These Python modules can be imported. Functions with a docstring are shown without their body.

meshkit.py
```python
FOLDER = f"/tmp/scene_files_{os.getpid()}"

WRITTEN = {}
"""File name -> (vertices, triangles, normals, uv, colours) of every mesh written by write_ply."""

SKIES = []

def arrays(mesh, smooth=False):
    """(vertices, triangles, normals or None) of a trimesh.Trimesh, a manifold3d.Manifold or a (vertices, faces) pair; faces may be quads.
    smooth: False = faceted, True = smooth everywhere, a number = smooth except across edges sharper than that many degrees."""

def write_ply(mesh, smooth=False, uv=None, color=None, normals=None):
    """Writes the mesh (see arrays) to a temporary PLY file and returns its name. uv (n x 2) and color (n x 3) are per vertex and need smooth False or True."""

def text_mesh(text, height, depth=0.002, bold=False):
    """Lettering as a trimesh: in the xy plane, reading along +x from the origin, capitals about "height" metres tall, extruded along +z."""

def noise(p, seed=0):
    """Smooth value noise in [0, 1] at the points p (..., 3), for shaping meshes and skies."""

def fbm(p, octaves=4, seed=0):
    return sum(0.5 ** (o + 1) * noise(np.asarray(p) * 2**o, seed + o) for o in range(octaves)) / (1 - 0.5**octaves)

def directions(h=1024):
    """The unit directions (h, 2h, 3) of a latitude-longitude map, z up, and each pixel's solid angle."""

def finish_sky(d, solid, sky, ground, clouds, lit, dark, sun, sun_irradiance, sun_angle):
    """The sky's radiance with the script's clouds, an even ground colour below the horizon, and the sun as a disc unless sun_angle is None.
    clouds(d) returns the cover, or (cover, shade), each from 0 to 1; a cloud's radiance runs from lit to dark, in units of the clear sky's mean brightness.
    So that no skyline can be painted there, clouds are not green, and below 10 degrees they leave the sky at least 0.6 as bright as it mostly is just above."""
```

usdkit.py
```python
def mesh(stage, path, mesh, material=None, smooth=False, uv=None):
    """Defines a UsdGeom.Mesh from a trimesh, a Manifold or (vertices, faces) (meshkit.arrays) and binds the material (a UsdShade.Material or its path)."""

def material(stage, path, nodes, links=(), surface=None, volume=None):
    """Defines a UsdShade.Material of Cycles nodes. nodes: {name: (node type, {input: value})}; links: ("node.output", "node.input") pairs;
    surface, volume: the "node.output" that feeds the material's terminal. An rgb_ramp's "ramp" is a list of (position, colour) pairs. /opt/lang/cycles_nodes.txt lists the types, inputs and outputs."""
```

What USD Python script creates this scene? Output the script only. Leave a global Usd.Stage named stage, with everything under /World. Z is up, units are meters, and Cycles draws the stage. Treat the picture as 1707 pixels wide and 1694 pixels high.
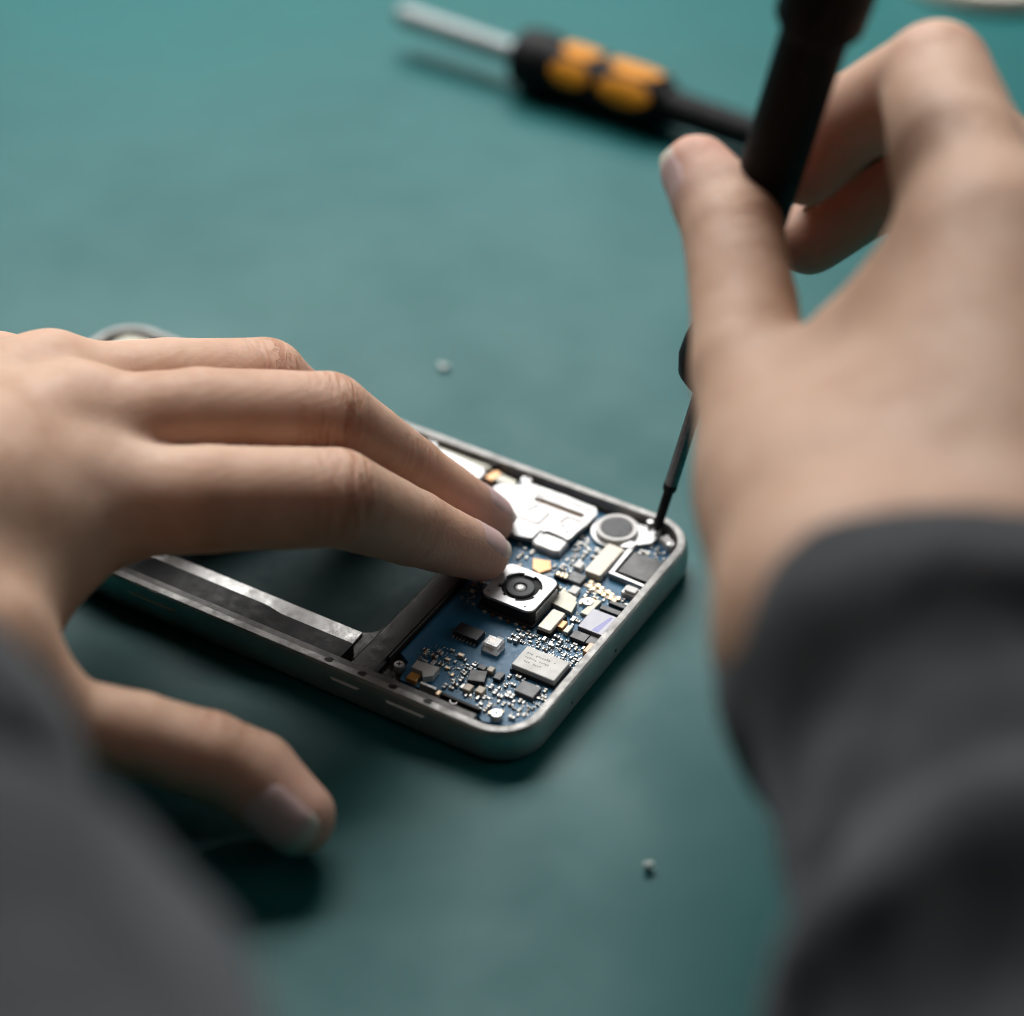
import math, numpy as np, trimesh, manifold3d as m3, usdkit, meshkit
from shapely.geometry import Polygon, Point, box as sbox, LineString
from shapely import affinity
from pxr import Usd, UsdGeom, UsdLux, UsdShade, Gf, Sdf, Vt

stage = Usd.Stage.CreateInMemory()
UsdGeom.SetStageUpAxis(stage, UsdGeom.Tokens.z); UsdGeom.SetStageMetersPerUnit(stage, 1.0)
UsdGeom.Xform.Define(stage, '/World'); UsdGeom.Scope.Define(stage, '/World/Looks')
RNG = np.random.default_rng(7)

# ---------------------------------------------------------------- camera (all lengths in millimetres, written out in metres)
CAM_DIST, PITCH, ROLL, FPX, PW, PH = 458.64, math.radians(38.472), math.radians(.348), 3803.6, 1707.0, 1694.0
FW = np.array([0, math.cos(PITCH), -math.sin(PITCH)])
_r = np.array([1., 0, 0]); _u = np.cross(_r, FW)
RT = _r * math.cos(ROLL) + _u * math.sin(ROLL); UP = -_r * math.sin(ROLL) + _u * math.cos(ROLL)
CAM = -FW * CAM_DIST
def atd(px, py, d):                       # surveyed point: direction seen from the camera, d millimetres along its axis
    return CAM + (FW + RT * ((px - PW / 2) / FPX) + UP * ((PH / 2 - py) / FPX)) * d
def at(px, py, z):                        # surveyed point z millimetres above the mat
    D = FW + RT * ((px - PW / 2) / FPX) + UP * ((PH / 2 - py) / FPX)
    return CAM + D * ((z - CAM[2]) / D[2])
cam = UsdGeom.Camera.Define(stage, '/World/camera')
cm = np.eye(4); cm[0, :3], cm[1, :3], cm[2, :3], cm[3, :3] = RT, UP, -FW, CAM * .001
cam.AddTransformOp().Set(Gf.Matrix4d(*cm.ravel().tolist()))
cam.CreateFocalLengthAttr(50.0); cam.CreateHorizontalApertureAttr(50.0 * PW / FPX)
cam.CreateFStopAttr(3.6); cam.CreateFocusDistanceAttr(.418)
cam.CreateClippingRangeAttr(Gf.Vec2f(.02, 50)); cam.CreateExposureAttr(0.86)

# ---------------------------------------------------------------- lamps: a soft work lamp over the far left of the bench, a window at the right and weak room light
def rect(name, pos, target, w, h, inten, col):
    l = UsdLux.RectLight.Define(stage, '/World/' + name); p, t = np.array(pos, float), np.array(target, float)
    zax = (p - t) / np.linalg.norm(p - t); x = np.cross([0, 0, 1.], zax); x /= np.linalg.norm(x); y = np.cross(zax, x)
    m = np.eye(4); m[0, :3], m[1, :3], m[2, :3], m[3, :3] = x, y, zax, p
    l.AddTransformOp().Set(Gf.Matrix4d(*m.ravel().tolist()))
    l.CreateWidthAttr(w); l.CreateHeightAttr(h); l.CreateIntensityAttr(inten); l.CreateColorAttr(Gf.Vec3f(*col))
rect('work_lamp_light', (-.12, .51, .53), (-.10, .43, 0), .60, .46, 7.6, (1.0, .985, .965))
rect('side_window_light', (1.4, .05, .80), (0, 0, 0), .75, .75, 1.05, (.93, .97, 1.0))
rect('ceiling_light', (-.3, -.3, 2.4), (0, 0, 0), 2.0, 2.0, .14, (1, .98, .96))

# ---------------------------------------------------------------- materials
def link_attr(nodes, name): nodes[name] = ('attribute', {'attribute': name})
def M(name, base, rough=.5, metal=0., var=.0, vscale=200., rvar=0., rscale=400., bump=0., bscale=2500., bdist=.0002, base2=None, **extra):
    n = {'g': ('geometry', {}), 'p': ('principled_bsdf', {'base_color': tuple(base), 'roughness': rough, 'metallic': metal, **extra})}
    L = []
    if var or base2 is not None:
        b2 = tuple(base2) if base2 is not None else tuple(c * (1 - var) for c in base)
        b1 = tuple(base) if base2 is not None else tuple(min(1, c * (1 + var)) for c in base)
        n['n1'] = ('noise_texture', {'scale': vscale, 'detail': 5., 'roughness': .6})
        n['r1'] = ('rgb_ramp', {'ramp': [(.32, b2), (.68, b1)]})
        L += [('g.position', 'n1.vector'), ('n1.fac', 'r1.fac'), ('r1.color', 'p.base_color')]
    if rvar:
        n['n2'] = ('noise_texture', {'scale': rscale, 'detail': 5., 'roughness': .65})
        n['m2'] = ('map_range', {'from_min': .3, 'from_max': .7, 'to_min': max(.03, rough - rvar), 'to_max': min(1, rough + rvar)})
        L += [('g.position', 'n2.vector'), ('n2.fac', 'm2.value'), ('m2.result', 'p.roughness')]
    if bump:
        n['n3'] = ('noise_texture', {'scale': bscale, 'detail': 4., 'roughness': .6})
        n['b'] = ('bump', {'strength': bump, 'distance': bdist})
        L += [('g.position', 'n3.vector'), ('n3.fac', 'b.height'), ('b.normal', 'p.normal')]
    return usdkit.material(stage, '/World/Looks/' + name, n, L, surface='p.BSDF')

MAT_TEAL = usdkit.material(stage, '/World/Looks/teal_mat', {
    'g': ('geometry', {}),
    'n1': ('noise_texture', {'scale': 13., 'detail': 3., 'roughness': .5}), 'n2': ('noise_texture', {'scale': 60., 'detail': 4., 'roughness': .5}),
    'n3': ('noise_texture', {'scale': 1900., 'detail': 3.}),
    'mx': ('math', {'math_type': 'multiply_add', 'value2': .70}), 'm3': ('math', {'math_type': 'multiply', 'value2': .30}),
    'r': ('rgb_ramp', {'ramp': [(.3, (.002, .077, .078)), (.5, (.002, .088, .089)), (.75, (.005, .102, .103))]}),
    'rr': ('map_range', {'from_min': .3, 'from_max': .7, 'to_min': .60, 'to_max': .41}),
    'b': ('bump', {'strength': .2, 'distance': .0001}),
    'p': ('principled_bsdf', {'specular_ior_level': .26})},
    [('g.position', 'n1.vector'), ('g.position', 'n2.vector'), ('g.position', 'n3.vector'), ('n2.fac', 'm3.value1'), ('n1.fac', 'mx.value1'), ('m3.value', 'mx.value3'),
     ('mx.value', 'r.fac'), ('mx.value', 'rr.value'), ('r.color', 'p.base_color'), ('rr.result', 'p.roughness'), ('n3.fac', 'b.height'), ('b.normal', 'p.normal')], surface='p.BSDF')

MAT_SKIN = usdkit.material(stage, '/World/Looks/skin', {
    'g': ('geometry', {}), 'flush': ('attribute', {'attribute': 'flush'}), 'crease': ('attribute', {'attribute': 'crease'}), 'fuv': ('attribute', {'attribute': 'finger_uv'}),
    'n1': ('noise_texture', {'scale': 70., 'detail': 6., 'roughness': .6}), 'n2': ('noise_texture', {'scale': 420., 'detail': 4.}),
    'r1': ('rgb_ramp', {'ramp': [(.3, (.465, .28, .19)), (.5, (.545, .35, .248)), (.7, (.60, .405, .30))]}),
    'mf': ('mix', {'color2': (.56, .295, .245)}),
    'pore': ('voronoi_texture', {'scale': 1500.}), 'w': ('noise_texture', {'scale': 1.0, 'detail': 3., 'roughness': .55, 'distortion': .35}),
    'wm': ('map_range', {'from_min': .36, 'from_max': .56, 'to_min': 0., 'to_max': 1., 'clamp': True}),
    'wi': ('math', {'math_type': 'subtract', 'value1': 1.}),
    'wc': ('math', {'math_type': 'multiply'}),
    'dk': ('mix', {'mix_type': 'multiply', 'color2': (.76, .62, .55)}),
    'inv': ('math', {'math_type': 'multiply', 'value2': -1.0}),
    'ps': ('math', {'math_type': 'multiply', 'value2': .10}), 'hs': ('math', {'math_type': 'add'}),
    'n2s': ('math', {'math_type': 'multiply_add', 'value2': .10}),
    'b': ('bump', {'strength': .55, 'distance': .0005}),
    'rr': ('map_range', {'from_min': .3, 'from_max': .7, 'to_min': .55, 'to_max': .68}),
    'p': ('principled_bsdf', {'subsurface_weight': .20, 'subsurface_scale': .0018, 'subsurface_radius': (1., .36, .16), 'specular_ior_level': .34})},
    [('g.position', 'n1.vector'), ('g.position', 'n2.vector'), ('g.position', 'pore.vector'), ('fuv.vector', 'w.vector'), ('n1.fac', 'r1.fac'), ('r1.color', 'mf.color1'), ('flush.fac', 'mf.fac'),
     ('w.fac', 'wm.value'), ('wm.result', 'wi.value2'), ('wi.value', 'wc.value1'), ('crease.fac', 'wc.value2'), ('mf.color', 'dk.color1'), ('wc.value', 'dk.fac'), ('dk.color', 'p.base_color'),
     ('wc.value', 'inv.value1'), ('pore.distance', 'ps.value1'), ('inv.value', 'hs.value1'), ('ps.value', 'hs.value2'), ('n2.fac', 'n2s.value1'), ('hs.value', 'n2s.value3'),
     ('n2s.value', 'b.height'), ('b.normal', 'p.normal'), ('n2.fac', 'rr.value'), ('rr.result', 'p.roughness')], surface='p.BSDF')
MAT_NAIL = usdkit.material(stage, '/World/Looks/nail', {
    'f': ('attribute', {'attribute': 'free_edge'}), 'g': ('geometry', {}), 'n': ('noise_texture', {'scale': 500.}), 'b': ('bump', {'strength': .1, 'distance': .0002}),
    'm': ('mix', {'color1': (.61, .39, .37), 'color2': (.62, .53, .44)}), 'p': ('principled_bsdf', {'roughness': .42, 'specular_ior_level': .45, 'subsurface_weight': .15, 'subsurface_scale': .0012})},
    [('f.fac', 'm.fac'), ('m.color', 'p.base_color'), ('g.position', 'n.vector'), ('n.fac', 'b.height'), ('b.normal', 'p.normal')], surface='p.BSDF')
MAT_SLEEVE = usdkit.material(stage, '/World/Looks/grey_knit', {
    'g': ('geometry', {}), 'n1': ('noise_texture', {'scale': 60., 'detail': 5.}), 'n2': ('noise_texture', {'scale': 2600., 'detail': 3.}),
    'r': ('rgb_ramp', {'ramp': [(.3, (.028, .030, .033)), (.7, (.058, .060, .064))]}), 'b': ('bump', {'strength': .6, 'distance': .0006}),
    'p': ('principled_bsdf', {'roughness': .95, 'sheen_weight': .35, 'sheen_roughness': .5, 'sheen_tint': (.8, .85, .9), 'specular_ior_level': .2})},
    [('g.position', 'n1.vector'), ('g.position', 'n2.vector'), ('n1.fac', 'r.fac'), ('r.color', 'p.base_color'), ('n2.fac', 'b.height'), ('b.normal', 'p.normal')], surface='p.BSDF')

FRAME = M('frame_alloy', (.47, .475, .455), .44, .72, base2=(.38, .385, .37), vscale=220, rvar=.12, rscale=900, bump=.15, bscale=3000)
RIM = M('rim_worn_coating', (.33, .325, .31), .5, .35, base2=(.18, .175, .168), vscale=260, rvar=.15, rscale=700, bump=.2, bscale=2500)
BLACK = M('black_plastic', (.014, .014, .015), .55, var=.2, rvar=.1, bump=.15, specular_ior_level=.2)
WELL = M('dark_floor', (.006, .020, .021), .5, rvar=.1, rscale=90, specular_ior_level=.04)
RAIL = M('side_rail_coating', (.20, .198, .19), .55, .15, base2=(.10, .098, .095), vscale=260, rvar=.1, rscale=700, bump=.2, bscale=2500, specular_ior_level=.25)
DARK = M('dark_chassis', (.034, .030, .027), .45, .0, base2=(.016, .015, .014), vscale=180, rvar=.15, bump=.2, specular_ior_level=.25)
SILVER = M('silver_plate', (.50, .50, .495), .48, .6, base2=(.38, .38, .375), vscale=300, rvar=.08, bump=.12, bscale=1800)
SHIELD = M('tin_shield', (.52, .52, .52), .5, .5, base2=(.42, .42, .42), vscale=250, rvar=.06, bump=.08, bscale=900)
STEEL = M('screw_steel', (.55, .55, .54), .42, .6, var=.1)
WORNSTRIP = M('worn_strip', (.42, .42, .41), .45, .6, base2=(.26, .257, .25), vscale=350, rvar=.15, bump=.2)
PCB = M('blue_solder_mask', (.024, .135, .245), .42, base2=(.018, .105, .20), vscale=320, rvar=.08, rscale=1200, bump=.1, bscale=3500, specular_ior_level=.24)
CHIP = M('black_chip', (.016, .016, .018), .45, var=.15, rvar=.06, bump=.1, bscale=5000)
CHIPG = M('grey_chip', (.085, .088, .093), .48, var=.12, rvar=.08, bump=.1)
MODULE = M('pale_module', (.50, .495, .47), .5, .1, specular_ior_level=.2, var=.05, vscale=500, rvar=.08, bump=.1)
CREAM = M('cream_tab', (.62, .57, .49), .45, .1, specular_ior_level=.2, var=.05, rvar=.06)
OLIVE = M('nickel_tab', (.38, .37, .31), .45, .3, specular_ior_level=.2, var=.08, rvar=.06)
LAV = M('glossy_grey_chip', (.25, .25, .285), .42, .2, var=.05, rvar=.04)
LAVBLUE = M('blue_streak', (.075, .08, .24), .35, .1, var=.1)
WHITE = M('white_connector', (.68, .67, .65), .45, specular_ior_level=.2, var=.05)
GOLD = M('gold_pad', (.76, .56, .36), .42, .5, var=.1)
COPPER = M('copper_flex', (.62, .34, .15), .45, .3, var=.15, rvar=.06)
AMBER = M('amber_flex', (.42, .19, .025), .35, .0, var=.2, coat_weight=.3)
TAN = M('tan_ceramic', (.46, .38, .27), .45, var=.15)
BROWN = M('brown_ceramic', (.13, .085, .055), .6, specular_ior_level=.1, var=.2)
TIN = M('solder_tin', (.46, .45, .42), .42, .65, var=.15, vscale=900)
GREYRUB = M('grey_mesh_fabric', (.085, .088, .092), .6, var=.25, vscale=700, bump=.5, bscale=4000)
CAMGREY = M('lens_grey', (.10, .103, .108), .6, var=.05, specular_ior_level=.15)
LENSG = M('lens_glass', (.02, .02, .03), .05, coat_weight=1., coat_roughness=.02)
CLEAR = usdkit.material(stage, '/World/Looks/clear_resin', {'p': ('principled_bsdf', {'base_color': (.85, .87, .9), 'roughness': .12, 'transmission_weight': .75, 'ior': 1.45})}, surface='p.BSDF')
INK = M('silk_print', (.46, .50, .52), .5)
HANDLE = M('black_handle', (.0045, .0045, .005), .58, var=.2, rvar=.1, bump=.15, bscale=1500, specular_ior_level=.14)
GREYSHAFT = M('dark_steel_shaft', (.16, .16, .165), .35, .9, var=.1, rvar=.08)
YELLOW = M('yellow_inlay', (.55, .21, .010), .6, specular_ior_level=.2, var=.08, rvar=.08)
CHROME = M('bright_blade', (.22, .26, .26), .55, .3, var=.05, rvar=.06)
CREAMROLL = M('cream_plastic', (.55, .50, .43), .5, var=.05)
CRUMB = M('clear_crumb', (.55, .62, .60), .25, var=.1, transmission_weight=.35, ior=1.4)

# ---------------------------------------------------------------- helpers
used = {}
def path_of(name, parent):
    base = (str(parent.GetPath()) if parent is not None else '/World') + '/' + name
    k = used.get(base, 0); used[base] = k + 1
    return base if k == 0 else f'{base}_{k:03d}'
def tag(prim, label=None, cat=None, group=None, kind=None):
    for k, v in (('label', label), ('category', cat), ('group', group), ('kind', kind)):
        if v: prim.SetCustomDataByKey(k, v)
    return prim
def thing(name, label, cat, loc=(0, 0, 0), rz=0., group=None):
    x = UsdGeom.Xform.Define(stage, path_of(name, None)); x.AddTranslateOp().Set(Gf.Vec3d(*[float(c) * .001 for c in loc])); x.AddRotateZOp().Set(float(rz))
    return tag(x.GetPrim(), label, cat, group)
def arr(mesh):
    if isinstance(mesh, (list, tuple)) and not isinstance(mesh[0], np.ndarray): mesh = trimesh.util.concatenate([tm(m) for m in mesh])
    return mesh
def tm(m):
    if isinstance(m, m3.Manifold):
        q = m.to_mesh(); return trimesh.Trimesh(q.vert_properties[:, :3], q.tri_verts, process=False)
    return m
def obj(name, mesh, material, parent=None, smooth=35, label=None, kind=None, prim=None):
    mesh = tm(arr(mesh)); mesh = trimesh.Trimesh(np.asarray(mesh.vertices) * .001, mesh.faces, process=False)
    u = usdkit.mesh(stage, path_of(name, parent), mesh, material, smooth=smooth)
    for k, v in (prim or {}).items():
        v = np.asarray(v, np.float32)
        if v.ndim == 1: UsdGeom.PrimvarsAPI(u).CreatePrimvar(k, Sdf.ValueTypeNames.FloatArray, 'vertex').Set(Vt.FloatArray.FromNumpy(v))
        else: UsdGeom.PrimvarsAPI(u).CreatePrimvar(k, Sdf.ValueTypeNames.Float3Array, 'vertex').Set(Vt.Vec3fArray.FromNumpy(v))
    return tag(u.GetPrim(), label, None, None, kind)
def extr(poly, z0, z1):
    polys = getattr(poly, 'geoms', [poly]); out = []
    for g in polys:
        m = trimesh.creation.extrude_polygon(g, z1 - z0, engine='earcut'); m.apply_translation([0, 0, z0]); out.append(m)
    return trimesh.util.concatenate(out)
def slab(poly, z0, z1, b=.1):              # extruded convex outline with a chamfered top edge
    i = poly.buffer(-b, join_style=2)
    pts = [(x, y, z) for p, z in ((poly, z0), (poly, z1 - b), (i, z1)) for x, y in list(p.exterior.coords)[:-1]]
    return m3.Manifold.hull_points(np.array(pts))
def rr(cx, cy, w, h, r=.2, a=0.):
    p = sbox(-w / 2, -h / 2, w / 2, h / 2)
    if r: p = p.buffer(-r).buffer(r, quad_segs=4)
    return affinity.translate(affinity.rotate(p, a, origin=(0, 0)), cx, cy)
def lathe(profile, n=32, axis0=(0, 0, 0), axis1=None):     # profile: (radius, height) pairs
    m = trimesh.creation.revolve(np.array(profile, float), sections=n)
    if axis1 is not None:
        d = np.array(axis1, float) - axis0; T = trimesh.geometry.align_vectors([0, 0, 1], d / np.linalg.norm(d)); m.apply_transform(T)
    m.apply_translation(axis0); return m

# ---------------------------------------------------------------- the bench mat
g = trimesh.creation.box([1600, 1400, 4]); g.apply_translation([0, 200, -2])
tag(obj('work_mat', g, MAT_TEAL, smooth=False), 'teal rubber repair mat covering the bench', kind='structure')

# ---------------------------------------------------------------- the opened phone; local x = -u (u from the top end), y = v (from the near long side)
YAW, TX, TY = 30.646, 1.351, -75.711
PL, PB = 142.4, 69.6
phone = thing('opened_phone', 'opened phone chassis with bare blue circuit board and silver rim lying on teal mat', 'phone', (TX, TY, 0), -YAW)
def ring_pts(inset, R, n=14, L=PL, B=PB):
    r = max(R - inset, .6); x0, x1, y0, y1 = -L + inset, -inset, inset, B - inset; P = []
    for cx, cy, a0 in ((x1 - r, y1 - r, 0), (x0 + r, y1 - r, 90), (x0 + r, y0 + r, 180), (x1 - r, y0 + r, 270)):
        for a in np.radians(np.linspace(a0, a0 + 90, n)): P.append((cx + r * math.cos(a), cy + r * math.sin(a)))
    return np.array(P)
def loft(levels, R, closed=True):
    rings = [np.c_[ring_pts(i, R), np.full(56, z)] for i, z in levels]; N = 56; V = np.vstack(rings); F = []
    for a in range(len(rings) - (0 if closed else 1)):
        b = (a + 1) % len(rings)
        for k in range(N):
            q = (k + 1) % N; F += [(a * N + k, a * N + q, b * N + q), (a * N + k, b * N + q, b * N + k)]
    m = trimesh.Trimesh(V, F, process=False); trimesh.repair.fix_normals(m); return m
frame = obj('frame', loft([(.6, .25), (-.1, .9), (-.4, 2.0), (-.5, 3.4), (-.48, 4.8), (-.36, 6.0), (-.1, 6.95), (.14, 7.35), (1.5, 7.36), (1.55, 7.0), (1.6, .6)], 8.8), FRAME, phone, smooth=40)
obj('rim', loft([(.16, 7.352), (.27, 7.56), (.44, 7.62), (1.62, 7.62), (1.74, 7.5), (1.74, 4.4), (1.62, 4.4), (1.60, 7.3)], 8.8), RIM, phone, smooth=40, label='worn grey rim of the phone frame')
obj('display_back', loft([(.95, .02), (.7, .12), (.71, .3), (2.6, .3), (2.6, .02)], 8.8), BLACK, phone)
# wide rail on the near side, with slots
rail = sbox(-104, 1.60, -10.5, 3.3)
for u in (19.4, 26.8, 33.4, 40.6): rail = rail.difference(affinity.scale(Point(-u, 1.75).buffer(1, quad_segs=8), .85, .55))
inner = Polygon(ring_pts(1.76, 8.8))
rail = rail.intersection(inner)
obj('side_rail', extr(rail, 3.0, 7.25), RAIL, phone, label='near side rail with small dark slots')
for u in (19.4, 26.8, 33.4, 40.6): obj('rail_slot', extr(affinity.scale(Point(-u, 1.25).buffer(1, quad_segs=8), .85, .5), 7.0, 7.66), BLACK, phone)
# buttons in the near side of the frame
for u0, u1 in ((18.9, 27.3), (32.8, 39.2), (74., 85.)):
    c = (u0 + u1) / 2; w = u1 - u0
    b = m3.Manifold.hull_points(np.array([(x, y, z) for x, y, z in [(-c - w / 2, -.4, 4.0), (-c + w / 2, -.4, 4.0), (-c - w / 2, -.4, 5.6), (-c + w / 2, -.4, 5.6), (-c - w / 2 + .5, -.80, 4.3), (-c + w / 2 - .5, -.80, 4.3), (-c - w / 2 + .5, -.78, 5.35), (-c + w / 2 - .5, -.78, 5.35)]]))
    obj('side_button', b, FRAME, phone)
# holes in the short end
for v in (18.0, 34.3):
    h = trimesh.creation.cylinder(radius=.32, height=.2, sections=16); h.apply_transform(trimesh.transformations.rotation_matrix(math.pi / 2, [0, 1, 0])); h.apply_translation([.44, v, 3.6])
    obj('microphone_hole', h, BLACK, phone)
# chassis plate with the battery opening
opening = rr(-72, 36.5, 66, 46, 4)
plate = inner.difference(opening)
obj('chassis', extr(plate, 1.9, 4.2), DARK, phone, label='dark chassis plate round the empty battery bay')
obj('battery_well', extr(rr(-72, 36.5, 68, 48, 4), 2.25, 2.9), WELL, phone, label='dark floor of the empty battery bay')
bar = Polygon([(-38.6, 3.4), (-33.0, 3.4), (-33.0, 48), (-38.6, 48)])
obj('crossbar', slab(bar, 4.2, 5.4, .5), DARK, phone)
obj('crossbar_ridge', slab(sbox(-33.0, 9, -32.6, 46), 4.2, 5.9, .12), DARK, phone)
obj('antenna_cover', extr(Polygon([(-105, 3.31), (-40, 3.31), (-40, 8.3), (-56, 8.3), (-60, 9.0), (-105, 9.0)]), 4.2, 6.4), BLACK, phone)
strip = Polygon([(-104, 9.1), (-64.6, 9.1), (-56.5, 8.4), (-41.2, 8.4), (-41.4, 13.2), (-104, 12.9)])
obj('metal_strip', extr(strip, 4.2, 4.75), WORNSTRIP, phone, label='silver strip along the battery opening')
obj('far_side_ledge', extr(sbox(-132, 67.0, -10, 67.75), 4.2, 5.0), DARK, phone)
for u in (46., 52., 70., 84., 95.): obj('rail_clip', slab(rr(-u, 67.5, 2.2, .9, .2), 4.2, 7.1, .15), DARK, phone)

obj('speaker_box', slab(rr(-130.5, 42, 17, 50, 4), 4.2, 6.6, .6), OLIVE, phone, label='pale block at the far end of the phone')
# ---------- circuit board
bz = 5.0
brd = Polygon([(-1.9, 14), (-1.9, 57), (-2.4, 62.5), (-5.5, 66.2), (-12, 66.9), (-62, 66.9), (-62, 59.5), (-40, 59.0), (-40, 51), (-32.3, 48), (-32.2, 12), (-29.6, 10.6), (-28.4, 5.9), (-12.5, 5.6), (-10, 4.4), (-5.8, 5.6), (-2.6, 9)])
brd = brd.intersection(inner)
board = obj('circuit_board', extr(brd, 4.2, bz), PCB, phone, label='blue circuit board')
OCC = []                                   # taken spots, so that small pieces never overlap big ones
def chip(name, cu, cv, w, h, z1, m, r=.15, a=0., z0=bz, bv=.1, label=None, parent=None):
    p = rr(-cu, cv, w, h, r, a); OCC.append(p.buffer(.12))
    return obj(name, slab(p, z0, z1, bv), m, parent or board, label=label)
def quad(name, uvs, z1, m, z0=bz, bv=.1, label=None, parent=None, r=.15):
    p = Polygon([(-u, v) for u, v in uvs])
    if r: p = p.buffer(-r, join_style=2).buffer(r, quad_segs=3)
    OCC.append(p.buffer(.12))
    return obj(name, slab(p, z0, z1, bv) if p.convex_hull.area - p.area < .02 else extr(p, z0, z1), m, parent or board, label=label)
chip('connector_tab', 12.4, 53.0, 3.5, 9.5, 6.5, CREAM, .5, label='long cream connector tab')
chip('flash_memory_chip', 5.2, 54.7, 6.8, 6.9, 6.5, CHIP, .1, label='large black square chip near the top edge')
quad('shield_frame', [(9.9, 50.2), (10.2, 58.8), (9.35, 58.8), (9.15, 50.9), (2.4, 50.6), (2.4, 50.0)], 6.3, SILVER, r=0)
quad('shield_frame', [(10.9, 49.6), (10.9, 58.0), (10.45, 58.0), (10.45, 49.6)], 6.0, SILVER, r=0)
chip('ceramic_cap', 16.0, 49.6, 1.6, 2.0, 6.2, WHITE, .3)
chip('grey_chip', 14.7, 46.3, 3.1, 2.7, 5.9, CHIPG, .1)
chip('ceramic_cap', 13.2, 42.9, 1.7, 2.2, 6.0, WHITE, .25)
quad('nickel_tab', [(15.1, 37.4), (15.1, 41.7), (11.6, 40.9), (11.3, 40.0), (10.9, 39.8), (10.4, 36.8)], 6.1, OLIVE, label='olive nickel tab with a notched corner', r=0)
chip('connector_tab', 12.2, 32.6, 2.7, 5.8, 6.6, CREAM, .35, label='cream camera connector')
chip('connector_base', 12.2, 32.7, 3.1, 6.3, 5.9, BLACK, .2)
chip('orange_flex', 10.3, 33.2, 1.3, 2.1, 6.0, COPPER, .1, label='orange flex end')
chip('grey_tab', 8.75, 32.6, 1.1, 2.1, 5.95, OLIVE, .1)
lav = chip('glossy_chip', 4.6, 36.6, 5.4, 5.9, 6.5, LAV, .1, label='glossy lavender grey chip')
obj('blue_streak', extr(Polygon([(-4.6, 33.95), (-3.2, 33.95), (-2.7, 38.9), (-3.3, 38.9)]), 6.501, 6.506), LAVBLUE, lav)
chip('black_chip', 5.9, 32.0, 3.2, 2.3, 6.0, CHIP, .1)
chip('grey_block', 3.4, 32.4, 1.9, 2.6, 5.8, CHIPG, .1)
chip('amber_flex', 2.8, 30.0, 1.1, 2.8, 6.1, AMBER, .1, label='amber flex end beside the rim')
o = chip('button_connector', 3.7, 47.8, 3.2, 2.4, 6.2, SILVER, .2)
chip('connector_top', 3.7, 47.8, 2.4, 1.7, 6.75, WHITE, .25, z0=6.2, parent=o)
chip('black_strip', 4.0, 43.6, 4.0, 1.0, 5.8, CHIP, .08); chip('black_strip', 4.6, 41.4, 4.2, 1.3, 5.9, CHIP, .08)
quad('grey_plate', [(7.3, 43.0), (8.4, 43.0), (9.3, 38.0), (7.6, 38.0)], 5.7, OLIVE)
mod = quad('pale_module', [(12.3, 18.2), (12.3, 24.0), (3.4, 24.0), (3.4, 18.2)], 6.8, MODULE, label='large pale grey module with faint stamped print', r=.1, bv=.12)
chip('module_base', 7.85, 21.1, 9.3, 6.3, 5.7, CHIP, .1)
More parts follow.
